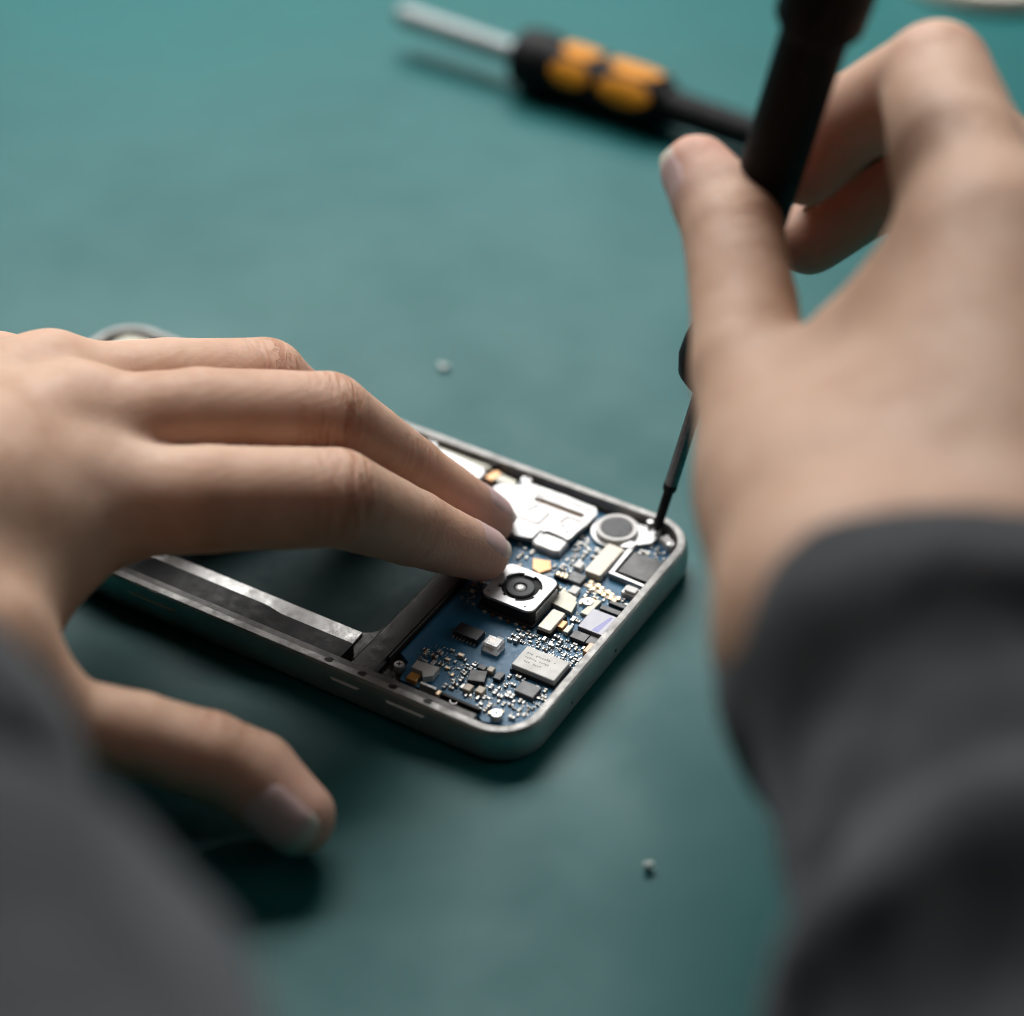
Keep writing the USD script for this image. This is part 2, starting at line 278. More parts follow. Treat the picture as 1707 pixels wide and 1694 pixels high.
for k, (x0, ln) in enumerate(((-11.2, 1.6), (-9.3, 3.2), (-5.6, .5), (-11.0, 2.6), (-8.1, 2.4), (-10.6, 1.4), (-8.7, 2.0))):
    y = (22.3, 22.3, 22.4, 21.2, 21.2, 20.1, 20.1)[k]; parts = []
    for i in range(int(ln / .42)): parts.append(extr(rr(x0 + .42 * i, y + .1 * RNG.uniform(-1, 1), .26, .5 * RNG.uniform(.5, 1), 0), 6.801, 6.804))
    if parts: obj('stamped_print', parts, CHIPG, mod, smooth=False)
chip('grey_chip', 6.8, 14.8, 3.9, 3.2, 6.0, CHIPG, .1, label='dark grey square chip near the front corner')
chip('black_chip', 16.3, 13.0, 3.2, 3.0, 6.1, CHIP, .1, a=20, label='black blob chip')
chip('black_chip', 16.9, 15.6, 1.6, 1.2, 5.9, CHIP, .1); chip('black_chip', 13.1, 15.2, 1.5, 2.0, 5.9, CHIP, .1)
chip('pink_cap', 15.2, 15.9, 1.2, 1.4, 6.0, TAN, .1)
for u, v in ((16.2, 9.7), (14.0, 10.3)): chip('tan_cap', u, v, 1.5, 1.7, 6.0, TAN, .1)
ic = chip('driver_chip', 23.85, 22.3, 5.2, 3.0, 6.3, CHIP, .1, label='black chip with a row of legs')
for i in range(7):
    for v in (20.55, 24.05): chip('chip_leg', 21.6 + .75 * i, v, .3, .6, 5.4, TIN, 0, parent=ic, bv=.05)
sen = chip('light_sensor', 18.2, 21.6, 3.5, 3.0, 7.0, CLEAR, .3, bv=.35, label='clear resin light sensor')
chip('sensor_die', 18.6, 22.0, 1.5, 1.1, 6.2, COPPER, .1, z0=5.6, parent=sen)
chip('sensor_base', 18.2, 21.6, 3.3, 2.8, 5.25, WHITE, .2)
quad('flex_connector', [(27.5, 8.5), (27.6, 10.6), (23.1, 11.0), (23.0, 8.5), (24.3, 7.3), (25.2, 8.5)], 6.4, MODULE, label='pale stepped flex connector', r=0)
chip('amber_flex', 26.1, 6.95, 2.1, 2.0, 6.0, AMBER, .25)
quad('antenna_strip', [(24.0, 5.65), (20.6, 5.65), (20.6, 6.3), (24.0, 6.3)], 6.4, SILVER, r=0, z0=4.2)
chip('black_strip', 15.8, 5.9, 9.0, .7, 6.0, BLACK, .05, z0=4.2)
chip('gold_contact', 19.9, 5.6, .7, 1.2, 6.2, GOLD, .1)
t = trimesh.creation.torus(.7, .09, 20, 6); t.apply_translation([16.6 * -1, 5.5, 5.7]); obj('spring_contact', t, STEEL, board)
# copper patch beside the camera, small connectors
quad('copper_pad', [(23.4, 44.6), (25.0, 47.4), (21.6, 48.4), (20.2, 46.4), (21.6, 44.2)], 5.5, COPPER, label='copper patch under the fingertips')
chip('copper_tail', 21.7, 43.3, .9, 2.2, 5.3, TAN, .1)
chip('tan_strip', 25.9, 43.0, .8, 3.4, 5.6, TAN, .1)
chip('dark_chip', 19.5, 43.2, 2.2, 2.0, 5.6, CHIPG, .6)
bc = chip('board_connector', 17.3, 45.4, 2.9, 1.6, 5.9, BLACK, .1)
for i in range(3): chip('contact', 18.2 - .85 * i, 45.45, .55, 1.0, 6.0, GOLD, .05, z0=5.9, parent=bc, bv=.03)
# silver can shield with slot
shp = Polygon([(-u, v) for u, v in [(42, 59.6), (41.5, 62.4), (38.4, 63.4), (37.0, 65.6), (28.5, 65.8), (21.2, 65.5), (20.2, 64.0), (20.3, 60.0), (20.8, 57), (20.9, 54.6), (27.2, 54.4), (27.3, 51.0), (30.3, 50.2), (39.5, 50.2), (41, 54)]])
slot = rr(-27.6, 62.0, 11.2, 1.5, .5)
tear = LineString([(-31.4, 60.4), (-32.3, 57.8)]).buffer(.26); tear2 = affinity.rotate(sbox(-24.3, 57.0, -23.7, 57.6), 45)
shp = shp.buffer(-.35).buffer(.7, quad_segs=4).buffer(-.35)
OCC.append(shp)
shield = obj('can_shield', extr(shp.difference(slot).difference(tear).difference(tear2).difference(rr(-38.6, 61.2, 2.6, .5, .2, -10)), 5.9, 6.9), SHIELD, board, label='bright silver can shield with a long slot')
obj('shield_slot', extr(slot.buffer(.3), 5.85, 6.62), BROWN, shield)
for ln in (((-21.6, 64.2), (-28.6, 64.6), (-33.6, 63.4)), ((-21.4, 60.2), (-24.6, 60.2), (-25.0, 58.0)), ((-28.2, 59.2), (-28.4, 55.4), (-33.0, 55.2)), ((-37.4, 62.6), (-36.4, 64.6))):
    obj('pressed_line', extr(LineString(ln).buffer(.2, quad_segs=3), 6.9, 6.93), BROWN, shield)
for hu, hv in ((30.4, 57.6), (22.4, 56.2), (34.6, 59.6), (26.2, 57.4)): obj('shield_hole', extr(Point(-hu, hv).buffer(.36, quad_segs=4), 6.9, 6.905), BROWN, shield)
bump = Polygon([(-u, v) for u, v in [(27.2, 50.8), (27.3, 54.2), (20.9, 54.35), (20.8, 50.6), (22, 50.0), (26, 50.0)]]); OCC.append(bump)
obj('shield_step', slab(bump.buffer(-.3).buffer(.3), 5.0, 6.5, .35), SHIELD, shield)
obj('step_ridge', [extr(LineString([(-26.6, 53.9), (-25.8, 54.7), (-22.2, 54.5), (-21.2, 54.2)]).buffer(.22), 6.3, 7.0)], SHIELD, shield)
obj('pressed_line', extr(LineString([(-25.8, 52.2), (-22.0, 52.0)]).buffer(.35, quad_segs=4).difference(LineString([(-25.8, 52.2), (-22.0, 52.0)]).buffer(.2)), 6.5, 6.56), SHIELD, shield)
obj('tray_plate', slab(Polygon([(-62, 58.6), (-62, 66.2), (-46.6, 65.0), (-45.6, 64.0), (-45.6, 61.6), (-47, 58.6)]), 5.0, 7.1, .2), SHIELD, board, label='white metal tray plate beside the far rail')
obj('tray_edge', slab(sbox(-60, 65.6, -45.8, 66.5), 5.0, 6.7, .15), OLIVE, board)
quad('copper_flex', [(45.4, 63.2), (44.7, 66.2), (43.0, 66.0), (43.6, 62.8)], 6.5, COPPER)
quad('grey_tab', [(43.4, 63.4), (42.8, 65.6), (38.9, 65.2), (38.9, 63.2)], 6.6, OLIVE)
# earpiece
ec = (-14.8, 62.3)
OCC.append(Point(ec).buffer(4.6))
ear = obj('earpiece', lathe([(0, 5.0), (4.1, 5.0), (4.15, 6.85), (4.05, 7.0), (3.3, 7.0), (3.2, 6.9), (3.2, 6.6), (0, 6.6)], 40, (ec[0], ec[1], 0)), WHITE, phone, label='round earpiece speaker with a white ring')
obj('earpiece_mesh', lathe([(0, 6.6), (3.15, 6.6), (3.12, 6.95), (2.6, 7.08), (0, 7.1)], 36, (ec[0], ec[1], .005)), GREYRUB, ear)
earpl = Point(ec).buffer(5.0).union(Polygon([(-12.6, 66.4), (-12.0, 58.6), (-7.4, 62.6), (-7.0, 65.6), (-9.5, 67.2)])).union(rr(-10.8, 58.6, 2.9, 2.0, .6, 20)).intersection(brd.buffer(.6))
OCC.append(earpl)
obj('earpiece_plate', extr(earpl, 5.0, 5.9), SILVER, phone)
quad('ground_tab', [(11.9, 57.8), (9.4, 58.8), (9.4, 60.6), (11.3, 60.6)], 6.5, SHIELD)
chip('screw_seat', 10.0, 67.0, 1.2, 1.2, 7.2, STEEL, .5); chip('screw_seat', 8.2, 67.2, 1.2, 1.2, 7.2, STEEL, .5); chip('contact_pin', 7.6, 65.6, .9, 1.2, 6.6, STEEL, .2)
quad('corner_connector', [(6.6, 64.4), (5.6, 66.0), (2.9, 64.2), (3.2, 62.6)], 6.5, WHITE)
chip('contact_pin', 3.9, 63.2, .8, 1.0, 6.8, STEEL, .3)
# gold pads by the screw, screws
for i in range(18):
    t = i / 17; u = 12.4 - 7.2 * t; v = 46.6 - 1.6 * t + (.75 if i % 2 else -.55) * (1 - .3 * t)
    chip('gold_pad', u, v, .75, .95, 5.2 + .15 * (i % 3), GOLD if i % 3 else TAN, .1, a=RNG.uniform(-8, 8), bv=.04)
def screw(u, v, z, r=1.0, gold=True, arc=(-20, 250)):
    s = obj('screw', lathe([(0, z - 1.6), (r, z - 1.6), (r, z - .25), (r * .86, z), (r * .55, z + .02), (0, z + .02)], 28, (-u, v, 0)), STEEL, phone)
    cross = [extr(rr(-u, v, r * 1.05, .24, 0, a), z + .021, z + .03) for a in (30, 120)]
    cu = cross[0]; obj('screw_recess', m3.Manifold.batch_boolean([m3.Manifold(m3.Mesh(np.asarray(c.vertices, np.float32), np.asarray(c.faces, np.uint32))) for c in cross], m3.OpType.Add), BLACK, s)
    OCC.append(Point(-u, v).buffer(r + .6))
    if gold:
        a = np.radians(np.linspace(arc[0], arc[1], 24)); ring = Polygon([(-u + (r + .55) * math.cos(x), v + (r + .55) * math.sin(x)) for x in a] + [(-u + (r + .12) * math.cos(x), v + (r + .12) * math.sin(x)) for x in a[::-1]])
        obj('gold_ring', extr(ring, bz - .01, bz + .45), GOLD, phone)
screw(9.4, 41.3, 5.9, 1.1, True, (10, 215)); screw(8.3, 6.4, 6.2, 1.15, True, (70, 185)); screw(30.2, 8.5, 5.9, 1.0, False); screw(37.8, 66.7, 6.6, 1.15, False); screw(60.3, 67.0, 6.8, 1.25, False)

# ---------- camera module
cc = (-20.8, 35.6)
OCC.append(rr(cc[0], cc[1], 12.6, 12.2, 1))
camm = obj('camera_module', slab(rr(cc[0], cc[1] + .05, 11.3, 10.9, .8), bz, 7.95, .1), BLACK, phone, label='square rear camera module with a white faced cover')
cover = rr(cc[0], cc[1], 11.0, 10.5, 1.5)
hc = (cc[0], cc[1] + .15)
hole = Point(hc).buffer(3.6, quad_segs=24)
for a0, a1, ro in ((18, 78, 4.15), (108, 166, 4.1), (196, 212, 4.2), (285, 342, 4.1), (240, 252, 3.95)):
    aa = np.radians(np.linspace(a0, a1, 14)); hole = hole.union(Polygon([(hc[0] + ro * math.cos(x), hc[1] + ro * math.sin(x)) for x in aa] + [(hc[0] + 3.2 * math.cos(x), hc[1] + 3.2 * math.sin(x)) for x in aa[::-1]]))
hole = hole.buffer(.08).buffer(-.08)
dots = Point(cc[0] - 4.6, cc[1] - 3.9).buffer(.22).union(Point(cc[0] + 3.6, cc[1] - 4.3).buffer(.2))
obj('camera_cover', [extr(cover.difference(hole).difference(dots), 7.96, 8.5)], SHIELD, camm)
for s, ln in ((-1, 7.5), (1, 8.0)):
    obj('cover_side', slab(rr(cc[0] + s * .0 + (5.72 if s > 0 else 0), cc[1] - (0 if s > 0 else 5.52), *((.14, ln) if s > 0 else (ln, .14)), 0), 5.6, 7.7, .03), SILVER if s > 0 else BLACK, camm)
obj('camera_flange', slab(rr(cc[0], cc[1], 12.2, 11.7, .6), bz, 5.7, .15), CHIP, camm)
lc = (cc[0], cc[1] + .15)
obj('lens_well', lathe([(0, 7.955), (4.3, 7.955), (4.3, 7.975), (0, 7.975)], 40, (*lc, 0)), HANDLE, camm)
obj('lens_barrel', lathe([(0, 8.0), (2.62, 8.0), (2.62, 8.35), (2.5, 8.45), (1.35, 8.48), (1.25, 8.3), (1.05, 8.15), (0, 8.15)], 48, (*lc, .01)), CAMGREY, camm)
obj('lens_throat', lathe([(1.28, 8.484), (1.24, 8.49), (1.05, 8.3), (.98, 8.3), (.98, 8.2), (1.06, 8.2)], 40, (*lc, .01)), BLACK, camm)
obj('lens', lathe([(0, 8.72), (.35, 8.69), (.7, 8.6), (.95, 8.46), (.95, 8.38), (0, 8.38)], 32, (*lc, -.22)), LENSG, camm)
obj('lens_seat', lathe([(.40, 8.70), (.52, 8.72), (.9, 8.56), (.95, 8.50), (.5, 8.60)], 32, (*lc, -.20)), STEEL, camm)
for i in range(6): chip('flange_foot', 16.2 + 1.7 * i, 29.3, .8, .5, 5.6, TIN if i % 2 else BROWN, .05)

# ---------- the many small components of the board: larger ones as parts, the finest as one mass
def free(p, allow):
    return allow.contains(p) and not any(p.intersects(o) for o in OCC)
inb = brd.buffer(-.35)
ZONES = [  # u0, u1, v0, v1, how many, kind of look
    (20.5, 29, 11.5, 17.3, 30, 'warm'), (12.5, 21, 8, 16.5, 42, 'cool'), (3, 13, 6.0, 18.0, 58, 'cool'), (2.3, 10.0, 24.3, 30.5, 44, 'cool'), (9.5, 17, 25.0, 29.5, 26, 'cool'),
    (13.5, 20.5, 47.5, 59, 44, 'cool'), (2, 11, 58.6, 66, 34, 'cool'), (2.2, 11, 40, 46.5, 22, 'warm'), (26, 31.5, 30, 42, 20, 'cool'), (13, 22, 41.5, 48, 18, 'warm'), (21, 31, 42, 50, 14, 'warm'),
    (7, 11.5, 28, 41, 16, 'cool')]
CAPM = {'warm': (TAN, BROWN, GOLD, TIN), 'cool': (TIN, CHIPG, TAN, BROWN, WHITE)}
def cap_mesh(w, h, t):
    return slab(rr(0, 0, w, h, 0), 0, t, .05)
n_parts = 0; fine = []
fine_dark = []
for u0, u1, v0, v1, n, look in ZONES:
    n = int(n * .62)
    for _ in range(n * 5):
        if n <= 0: break
        w, h = ((.9, .48), (1.1, .58), (.66, .38), (1.3, .75))[RNG.choice(4, p=[.35, .22, .35, .08])]
        a = RNG.choice([0, 90]); cu, cv = RNG.uniform(u0, u1), RNG.uniform(v0, v1)
        p = rr(-cu, cv, w + .12, h + .12, 0, a)
        if not free(p, inb): continue
        OCC.append(p); n -= 1; t = h * RNG.uniform(.7, 1.1)
        m = CAPM[look][RNG.integers(len(CAPM[look]))]
        body = tm(cap_mesh(w * .98, h, t)); body.apply_transform(trimesh.transformations.rotation_matrix(math.radians(a), [0, 0, 1])); body.apply_translation([-cu, cv, bz])
        ends = []
        for s in (-1, 1):
            e = tm(cap_mesh(w * .27, h + .06, t + .03)); e.apply_translation([s * w * .37, 0, 0]); e.apply_transform(trimesh.transformations.rotation_matrix(math.radians(a), [0, 0, 1])); e.apply_translation([-cu, cv, bz]); ends.append(e)
        if n_parts < 290 and w > .8:
            c = obj('small_component', body, m, board, smooth=20); n_parts += 1
            fine += ends
        else:
            (fine_dark if m in (BROWN, CHIPG) else fine).append(body); fine += ends
for u0, u1, v0, v1, n, look in ZONES:
    for _ in range(int(n * 5)):
        s = RNG.uniform(.10, .26); cu, cv = RNG.uniform(u0, u1), RNG.uniform(v0, v1); p = rr(-cu, cv, s, s, 0)
        if free(p, inb):
            b = tm(slab(rr(-cu, cv, s, s * RNG.uniform(.6, 1.4), 0, RNG.choice([0, 45, 90])), bz, bz + s * .6, .04)); fine.append(b)
obj('solder_joints', fine, TIN, board, smooth=20, kind='stuff')
obj('tiny_resistors', fine_dark, CHIP, board, smooth=20, kind='stuff')
# silk print: tiny rows of marks beside the camera and tracks
sp = []
for r_, (u, v, k) in enumerate(((17.4, 27.6, 9), (16.8, 26.9, 11), (17.2, 26.2, 12), (17.8, 25.5, 10), (17.6, 24.9, 8))):
    for i in range(k):
        if RNG.random() < .8: sp.append(extr(rr(-u + .36 * i, v, .2, .38 * RNG.uniform(.4, 1), 0), bz + .002, bz + .008))
sp.append(extr(rr(-18.6, 24.9, 1.3, .45, 0), bz + .002, bz + .008))
obj('printed_marks', sp, INK, board, smooth=False)
tr = [LineString([(-22.5, 42.2), (-20.2, 45.2), (-17.4, 46.6), (-14.8, 46.2)]).buffer(.16), LineString([(-19.5, 41.6), (-15.8, 41.5), (-14.2, 43.6), (-13.8, 45)]).buffer(.2), LineString([(-19.5, 48.4), (-18.2, 49.4), (-17.4, 48.6), (-17.2, 50.4)]).buffer(.14)]
obj('light_tracks', [extr(t.difference(hole), bz + .002, bz + .01) for t in tr], INK, board, smooth=False)

# ---------------------------------------------------------------- implicit surfaces for the hands
def rcone(P, a, b, ra, rb):                # distance to a round cone
    ba = b - a; l2 = ba @ ba; rr_ = ra - rb; a2 = l2 - rr_ * rr_; il2 = 1 / l2
    pa = P - a; y = pa @ ba; z = y - l2; x2 = ((pa * l2 - y[..., None] * ba) ** 2).sum(-1); y2 = y * y * l2; z2 = z * z * l2
    k = np.sign(rr_) * rr_ * rr_ * x2
    d = (np.sqrt(x2 * a2 * il2) + y * rr_) * il2 - ra
    d = np.where(np.sign(z) * a2 * z2 > k, np.sqrt(x2 + z2) * il2 - rb, d)
    return np.where(np.sign(y) * a2 * y2 < k, np.sqrt(x2 + y2) * il2 - ra, d)
def ellip(P, c, axes, rad):                # rough distance to an ellipsoid
    q = (P - c) @ np.array(axes).T; k0 = np.sqrt(((q / rad) ** 2).sum(-1)); k1 = np.sqrt(((q / np.square(rad)) ** 2).sum(-1))
    return k0 * (k0 - 1) / np.maximum(k1, 1e-9)
def smin(a, b, k):
    h = np.maximum(k - np.abs(a - b), 0) / k
    return np.minimum(a, b) - h * h * k * .25
class Field:
    def __init__(s, lo, hi, h):
        s.lo, s.h = np.array(lo, float), h; s.n = np.ceil((np.array(hi) - lo) / h).astype(int) + 1
        s.ax = [s.lo[i] + h * np.arange(s.n[i]) for i in range(3)]
    def blank(s): return np.full(s.n, 30., np.float32)
    def add(s, F, pts, r, fn, k):          # smooth union of one primitive into F, only near it
        lo = np.min(pts, 0) - r - k - 6; hi = np.max(pts, 0) + r + k + 6
        i0 = np.clip(((lo - s.lo) / s.h).astype(int), 0, s.n); i1 = np.clip(((hi - s.lo) / s.h).astype(int) + 2, 0, s.n)
        if (i1 <= i0).any(): return
        G = np.stack(np.meshgrid(*[s.ax[i][i0[i]:i1[i]] for i in range(3)], indexing='ij'), -1)
        sl = tuple(slice(i0[i], i1[i]) for i in range(3)); F[sl] = smin(F[sl], fn(G).astype(np.float32), k)
    def cone(s, F, a, b, ra, rb, k): s.add(F, np.array([a, b]), max(ra, rb), lambda G: rcone(G, np.asarray(a, float), np.asarray(b, float), ra, rb), k)
    def ell(s, F, c, axes, rad, k): s.add(F, np.array([c]), max(rad), lambda G: ellip(G, np.asarray(c, float), axes, np.asarray(rad, float)), k)
def surface_nets(V, lo, h):
    S = V < 0; n = np.array(V.shape)
    c = sum(S[i:n[0] - 1 + i, j:n[1] - 1 + j, k:n[2] - 1 + k].astype(np.int8) for i in (0, 1) for j in (0, 1) for k in (0, 1))
    idx = np.argwhere((c > 0) & (c < 8)); ids = np.full(n - 1, -1); ids[tuple(idx.T)] = np.arange(len(idx))
    acc = np.zeros((len(idx), 3)); cnt = np.zeros(len(idx)); cor = [(i, j, k) for i in (0, 1) for j in (0, 1) for k in (0, 1)]
    for a in cor:
        for ax in range(3):
            if a[ax]: continue
            b = list(a); b[ax] = 1
            va = V[tuple((idx + a).T)]; vb = V[tuple((idx + b).T)]; m = (va < 0) != (vb < 0); t = va[m] / (va[m] - vb[m])
            p = np.tile(np.array(a, float), (m.sum(), 1)); p[:, ax] = t; acc[m] += p; cnt[m] += 1
    verts = lo + h * (idx + acc / cnt[:, None]); Fs = []
    for ax in range(3):
        u, v = (ax + 1) % 3, (ax + 2) % 3
        A = [slice(None)] * 3; B = [slice(None)] * 3; A[ax] = slice(0, n[ax] - 1); B[ax] = slice(1, n[ax])
        e = np.argwhere(S[tuple(A)] != S[tuple(B)]); ok = (e[:, u] > 0) & (e[:, v] > 0) & (e[:, u] < n[u] - 1) & (e[:, v] < n[v] - 1); e = e[ok]
        q = []
        for du, dv in ((1, 1), (0, 1), (0, 0), (1, 0)):
            o = e.copy(); o[:, u] -= du; o[:, v] -= dv; q.append(ids[tuple(o.T)])
        q = np.stack(q, 1); flip = ~S[tuple(e.T)]; q[flip] = q[flip][:, ::-1]; Fs.append(q)
    Q = np.vstack(Fs); F = np.vstack([Q[:, [0, 1, 2]], Q[:, [0, 2, 3]]])
    return verts, F

def unit(v): v = np.asarray(v, float); return v / np.linalg.norm(v)
def build_hand(name, label, parent, fingers, palm, lo_pad, H, tips, kp=9., kf=5., ridges=None, extras=None, rounds=14):
    """fingers: lists of (point, radius) from knuckle to tip; palm: (a, b, ra, rb) cones; tips: nails (finger index, dorsal hint or None, size)."""
    P = np.vstack([[p for f in fingers for p, r in f], [q for a, b, ra, rb in palm for q in (a, b)]])
    f = Field(P.min(0) - lo_pad, P.max(0) + lo_pad, H)
    base = f.blank()
    for a, b, ra, rb in palm: f.cone(base, a, b, ra, rb, kp)
    for a, b, ra, rb in (ridges or []): f.cone(base, a, b, ra, rb, 5.)
    total = f.blank()
    for ch in fingers:
        F = f.blank()
        for (a, ra), (b, rb) in zip(ch[:-1], ch[1:]): f.cone(F, a, b, ra, rb, .7)
        total = smin(total, smin(base, F, kf), .8)
    for fn in (extras or []): fn(f, total)
    V, T = surface_nets(total, f.lo, H)
    m = trimesh.Trimesh(V, T, process=False)
    m = trimesh.Trimesh(*[m.vertices, m.faces], process=True)
    comps = m.split(only_watertight=False); m = max(comps, key=lambda c: len(c.vertices)) if len(comps) > 1 else m
    trimesh.smoothing.filter_taubin(m, .5, .53, rounds)
    if m.volume < 0: m.invert()
    V = np.asarray(m.vertices).copy(); N = np.asarray(m.vertex_normals)
    # skin relief: soft lumps, then masks for wrinkles and flush
    V += N * ((meshkit.fbm(V / 9., 3, 5) - .5) * .42)[:, None]
    crease = np.zeros(len(V)); flush = np.zeros(len(V)); best = np.full(len(V), 1e9); fuv = np.zeros((len(V), 3))
    for i, ch in enumerate(fingers):
        L0 = 0.
        for j in range(len(ch) - 1):
            a, ra = ch[j]; b, rb = ch[j + 1]; d = unit(b - a); ln = np.linalg.norm(b - a); t = (V - a) @ d; q = np.clip(t, 0, ln)
            dist = np.linalg.norm(V - a - q[:, None] * d, axis=1) - (ra + (rb - ra) * q / ln)
            side = unit(np.cross(d, [0.3, .5, -.8])); w = dist < best; best[w] = dist[w]
            fuv[w] = np.c_[(L0 + t[w]) * .62, ((V[w] - a) @ side) * .13, np.full(w.sum(), i * 7.3)]
            L0 += ln
        a_, b_, c_, e_ = ch[-4][0], ch[-3][0], ch[-2][0], ch[-1][0]
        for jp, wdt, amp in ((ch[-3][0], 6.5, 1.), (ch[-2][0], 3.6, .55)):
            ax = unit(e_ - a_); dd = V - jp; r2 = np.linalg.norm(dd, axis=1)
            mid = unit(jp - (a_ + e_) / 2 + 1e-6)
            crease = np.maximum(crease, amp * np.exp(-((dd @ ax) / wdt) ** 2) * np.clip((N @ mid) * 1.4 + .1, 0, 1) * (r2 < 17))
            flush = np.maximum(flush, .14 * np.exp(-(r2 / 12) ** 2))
        flush = np.maximum(flush, .65 * np.exp(-(np.linalg.norm(V - e_, axis=1) / 11) ** 2))
    m = trimesh.Trimesh(V, m.faces, process=False)
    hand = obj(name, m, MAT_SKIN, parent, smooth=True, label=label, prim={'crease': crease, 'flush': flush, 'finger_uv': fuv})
    # fingernails
    from scipy.ndimage import map_coordinates
    def sdf(p): return map_coordinates(total, ((np.atleast_2d(p) - f.lo) / H).T, order=1, mode='nearest')
    for fi, hint, (ln, wd) in tips:
        ch = fingers[fi]; e, re = ch[-1]; dp = ch[-2][0]; a = unit(e - dp)
        n = np.array(hint, float) if hint is not None else dp - (ch[-3][0] + e) / 2
        n = unit(n - a * (n @ a)); b = np.cross(a, n)
        ns, nt = 22, 19; top = np.zeros((ns, nt, 3)); bot = top.copy(); fre = np.zeros((ns, nt))
        for i, s in enumerate(np.linspace(0, 1, ns)):
            for j, tt in enumerate(np.linspace(-1, 1, nt)):
                w = wd * (1 - .12 * (1 - s)) * math.sqrt(max(0, 1 - max(0, (.22 - s) / .22) ** 2 * .75))
                th = tt * w / re * .5 * 1.1
                along = (s - .74) * ln + re * .25 - (tt * tt) * ln * .10 * (s > .5) * (s - .5) * 2
                c = e + a * along; dr = n * math.cos(th) + b * math.sin(th)
                t0, t1 = 0., re * 2.2
                for _ in range(18):
                    mid = (t0 + t1) / 2
                    if sdf(c + dr * mid)[0] < 0: t0 = mid
                    else: t1 = mid
                edge = min(1, (1 - abs(tt)) * 4) * min(1, s * 5)
                rad = max(t0, re * .78)
                top[i, j] = c + dr * (rad + (-.15 + .32 * edge)); bot[i, j] = c + dr * (rad - .55); fre[i, j] = np.clip((s - .80 + .05 * tt * tt) / .05, 0, 1)
        Vn = np.vstack([top.reshape(-1, 3), bot.reshape(-1, 3)]); Fn = []; K = ns * nt
        for i in range(ns - 1):
            for j in range(nt - 1):
                q = [i * nt + j, i * nt + j + 1, (i + 1) * nt + j + 1, (i + 1) * nt + j]
                Fn += [(q[0], q[1], q[2]), (q[0], q[2], q[3]), (K + q[0], K + q[2], K + q[1]), (K + q[0], K + q[3], K + q[2])]
        rim = [i * nt for i in range(ns)] + [(ns - 1) * nt + j for j in range(1, nt)] + [i * nt + nt - 1 for i in range(ns - 2, -1, -1)] + [j for j in range(nt - 2, 0, -1)]
        for x, y in zip(rim, rim[1:] + rim[:1]): Fn += [(x, y, K + y), (x, K + y, K + x)]
        mn = trimesh.Trimesh(Vn, Fn, process=False); trimesh.repair.fix_normals(mn)
        nail = obj('fingernail', mn, MAT_NAIL, hand, smooth=True, prim={'free_edge': np.r_[fre.ravel(), fre.ravel()]})
    return hand

person = thing('person', 'person in dark grey sweater steadying the phone and holding a screwdriver', 'person')
def J(px, py, d, rpx): return (atd(px, py, d), rpx * d / FPX)
# left hand (photo left): fingertips on the board, thumb resting on the mat
Li = [J(150, 838, 392, 98), J(350, 832, 391, 90), J(560, 830, 397, 83), J(686, 879, 414, 65), J(803, 924, 428, 46)]
Lm = [J(110, 720, 398, 92), J(330, 695, 400, 82), J(545, 700, 407, 80), J(682, 783, 426, 58), J(812, 866, 441, 46)]
Lr = [J(60, 660, 408, 88), J(280, 640, 416, 76), J(440, 640, 425, 76), J(560, 735, 442, 58), J(655, 815, 452, 44)]
Lp = [J(-10, 645, 418, 82), J(110, 650, 428, 66), J(270, 720, 440, 58), J(370, 790, 446, 50), J(450, 830, 450, 42)]
def JZ(px, py, z, rpx): p = at(px, py, z); return (p, rpx * ((p - CAM) @ FW) / FPX)
Lt = [JZ(-60, 1085, 42, 120), JZ(110, 1202, 27, 76), JZ(230, 1226, 23, 72), JZ(345, 1260, 18, 75), JZ(421, 1294, 13.6, 76), JZ(494, 1361, 8.8, 66)]
Lw = atd(-420, 930, 352)
Lpalm = [(Li[0][0], Lw, 10.5, 19), (Lm[0][0], Lw, 10, 19), (Lr[0][0], atd(-430, 880, 366), 9.5, 17), (Lp[0][0], atd(-430, 840, 376), 9, 16), (Lt[0][0], Lw, 13, 18),
         (atd(60, 900, 388), atd(-60, 1060, 372), 11, 13), (atd(20, 850, 400), atd(-300, 950, 372), 13, 16), (atd(-60, 760, 405), atd(-300, 880, 376), 12, 16), (Lw, atd(-520, 1150, 310), 24, 26)]
dn = unit(np.cross(Lw - Li[0][0], Lp[0][0] - Li[0][0])); dn = dn if dn[2] > 0 else -dn
Lridge = []
for (k0, rk), w in ((Li[0], Lw), (Lm[0], Lw), (Lr[0], atd(-430, 880, 366))):
    c = k0 + dn * (rk - 3.6); d = unit(w - k0)
    Lridge += [(c - d * 3, c + d * 5, 5.0, 4.2), (c + d * 6, c + d * 52 + dn * 5, 2.6, 2.0)]
build_hand('hand', 'left hand pressing its fingertips on the circuit board', person, [Li, Lm, Lr, Lp, Lt], Lpalm, 34, .9, [(0, (.30, .08, .85), (11, 9.5)), (1, (.30, .25, .85), (11, 9.5)), (4, (-.25, -.80, .45), (12.5, 11))], ridges=Lridge)
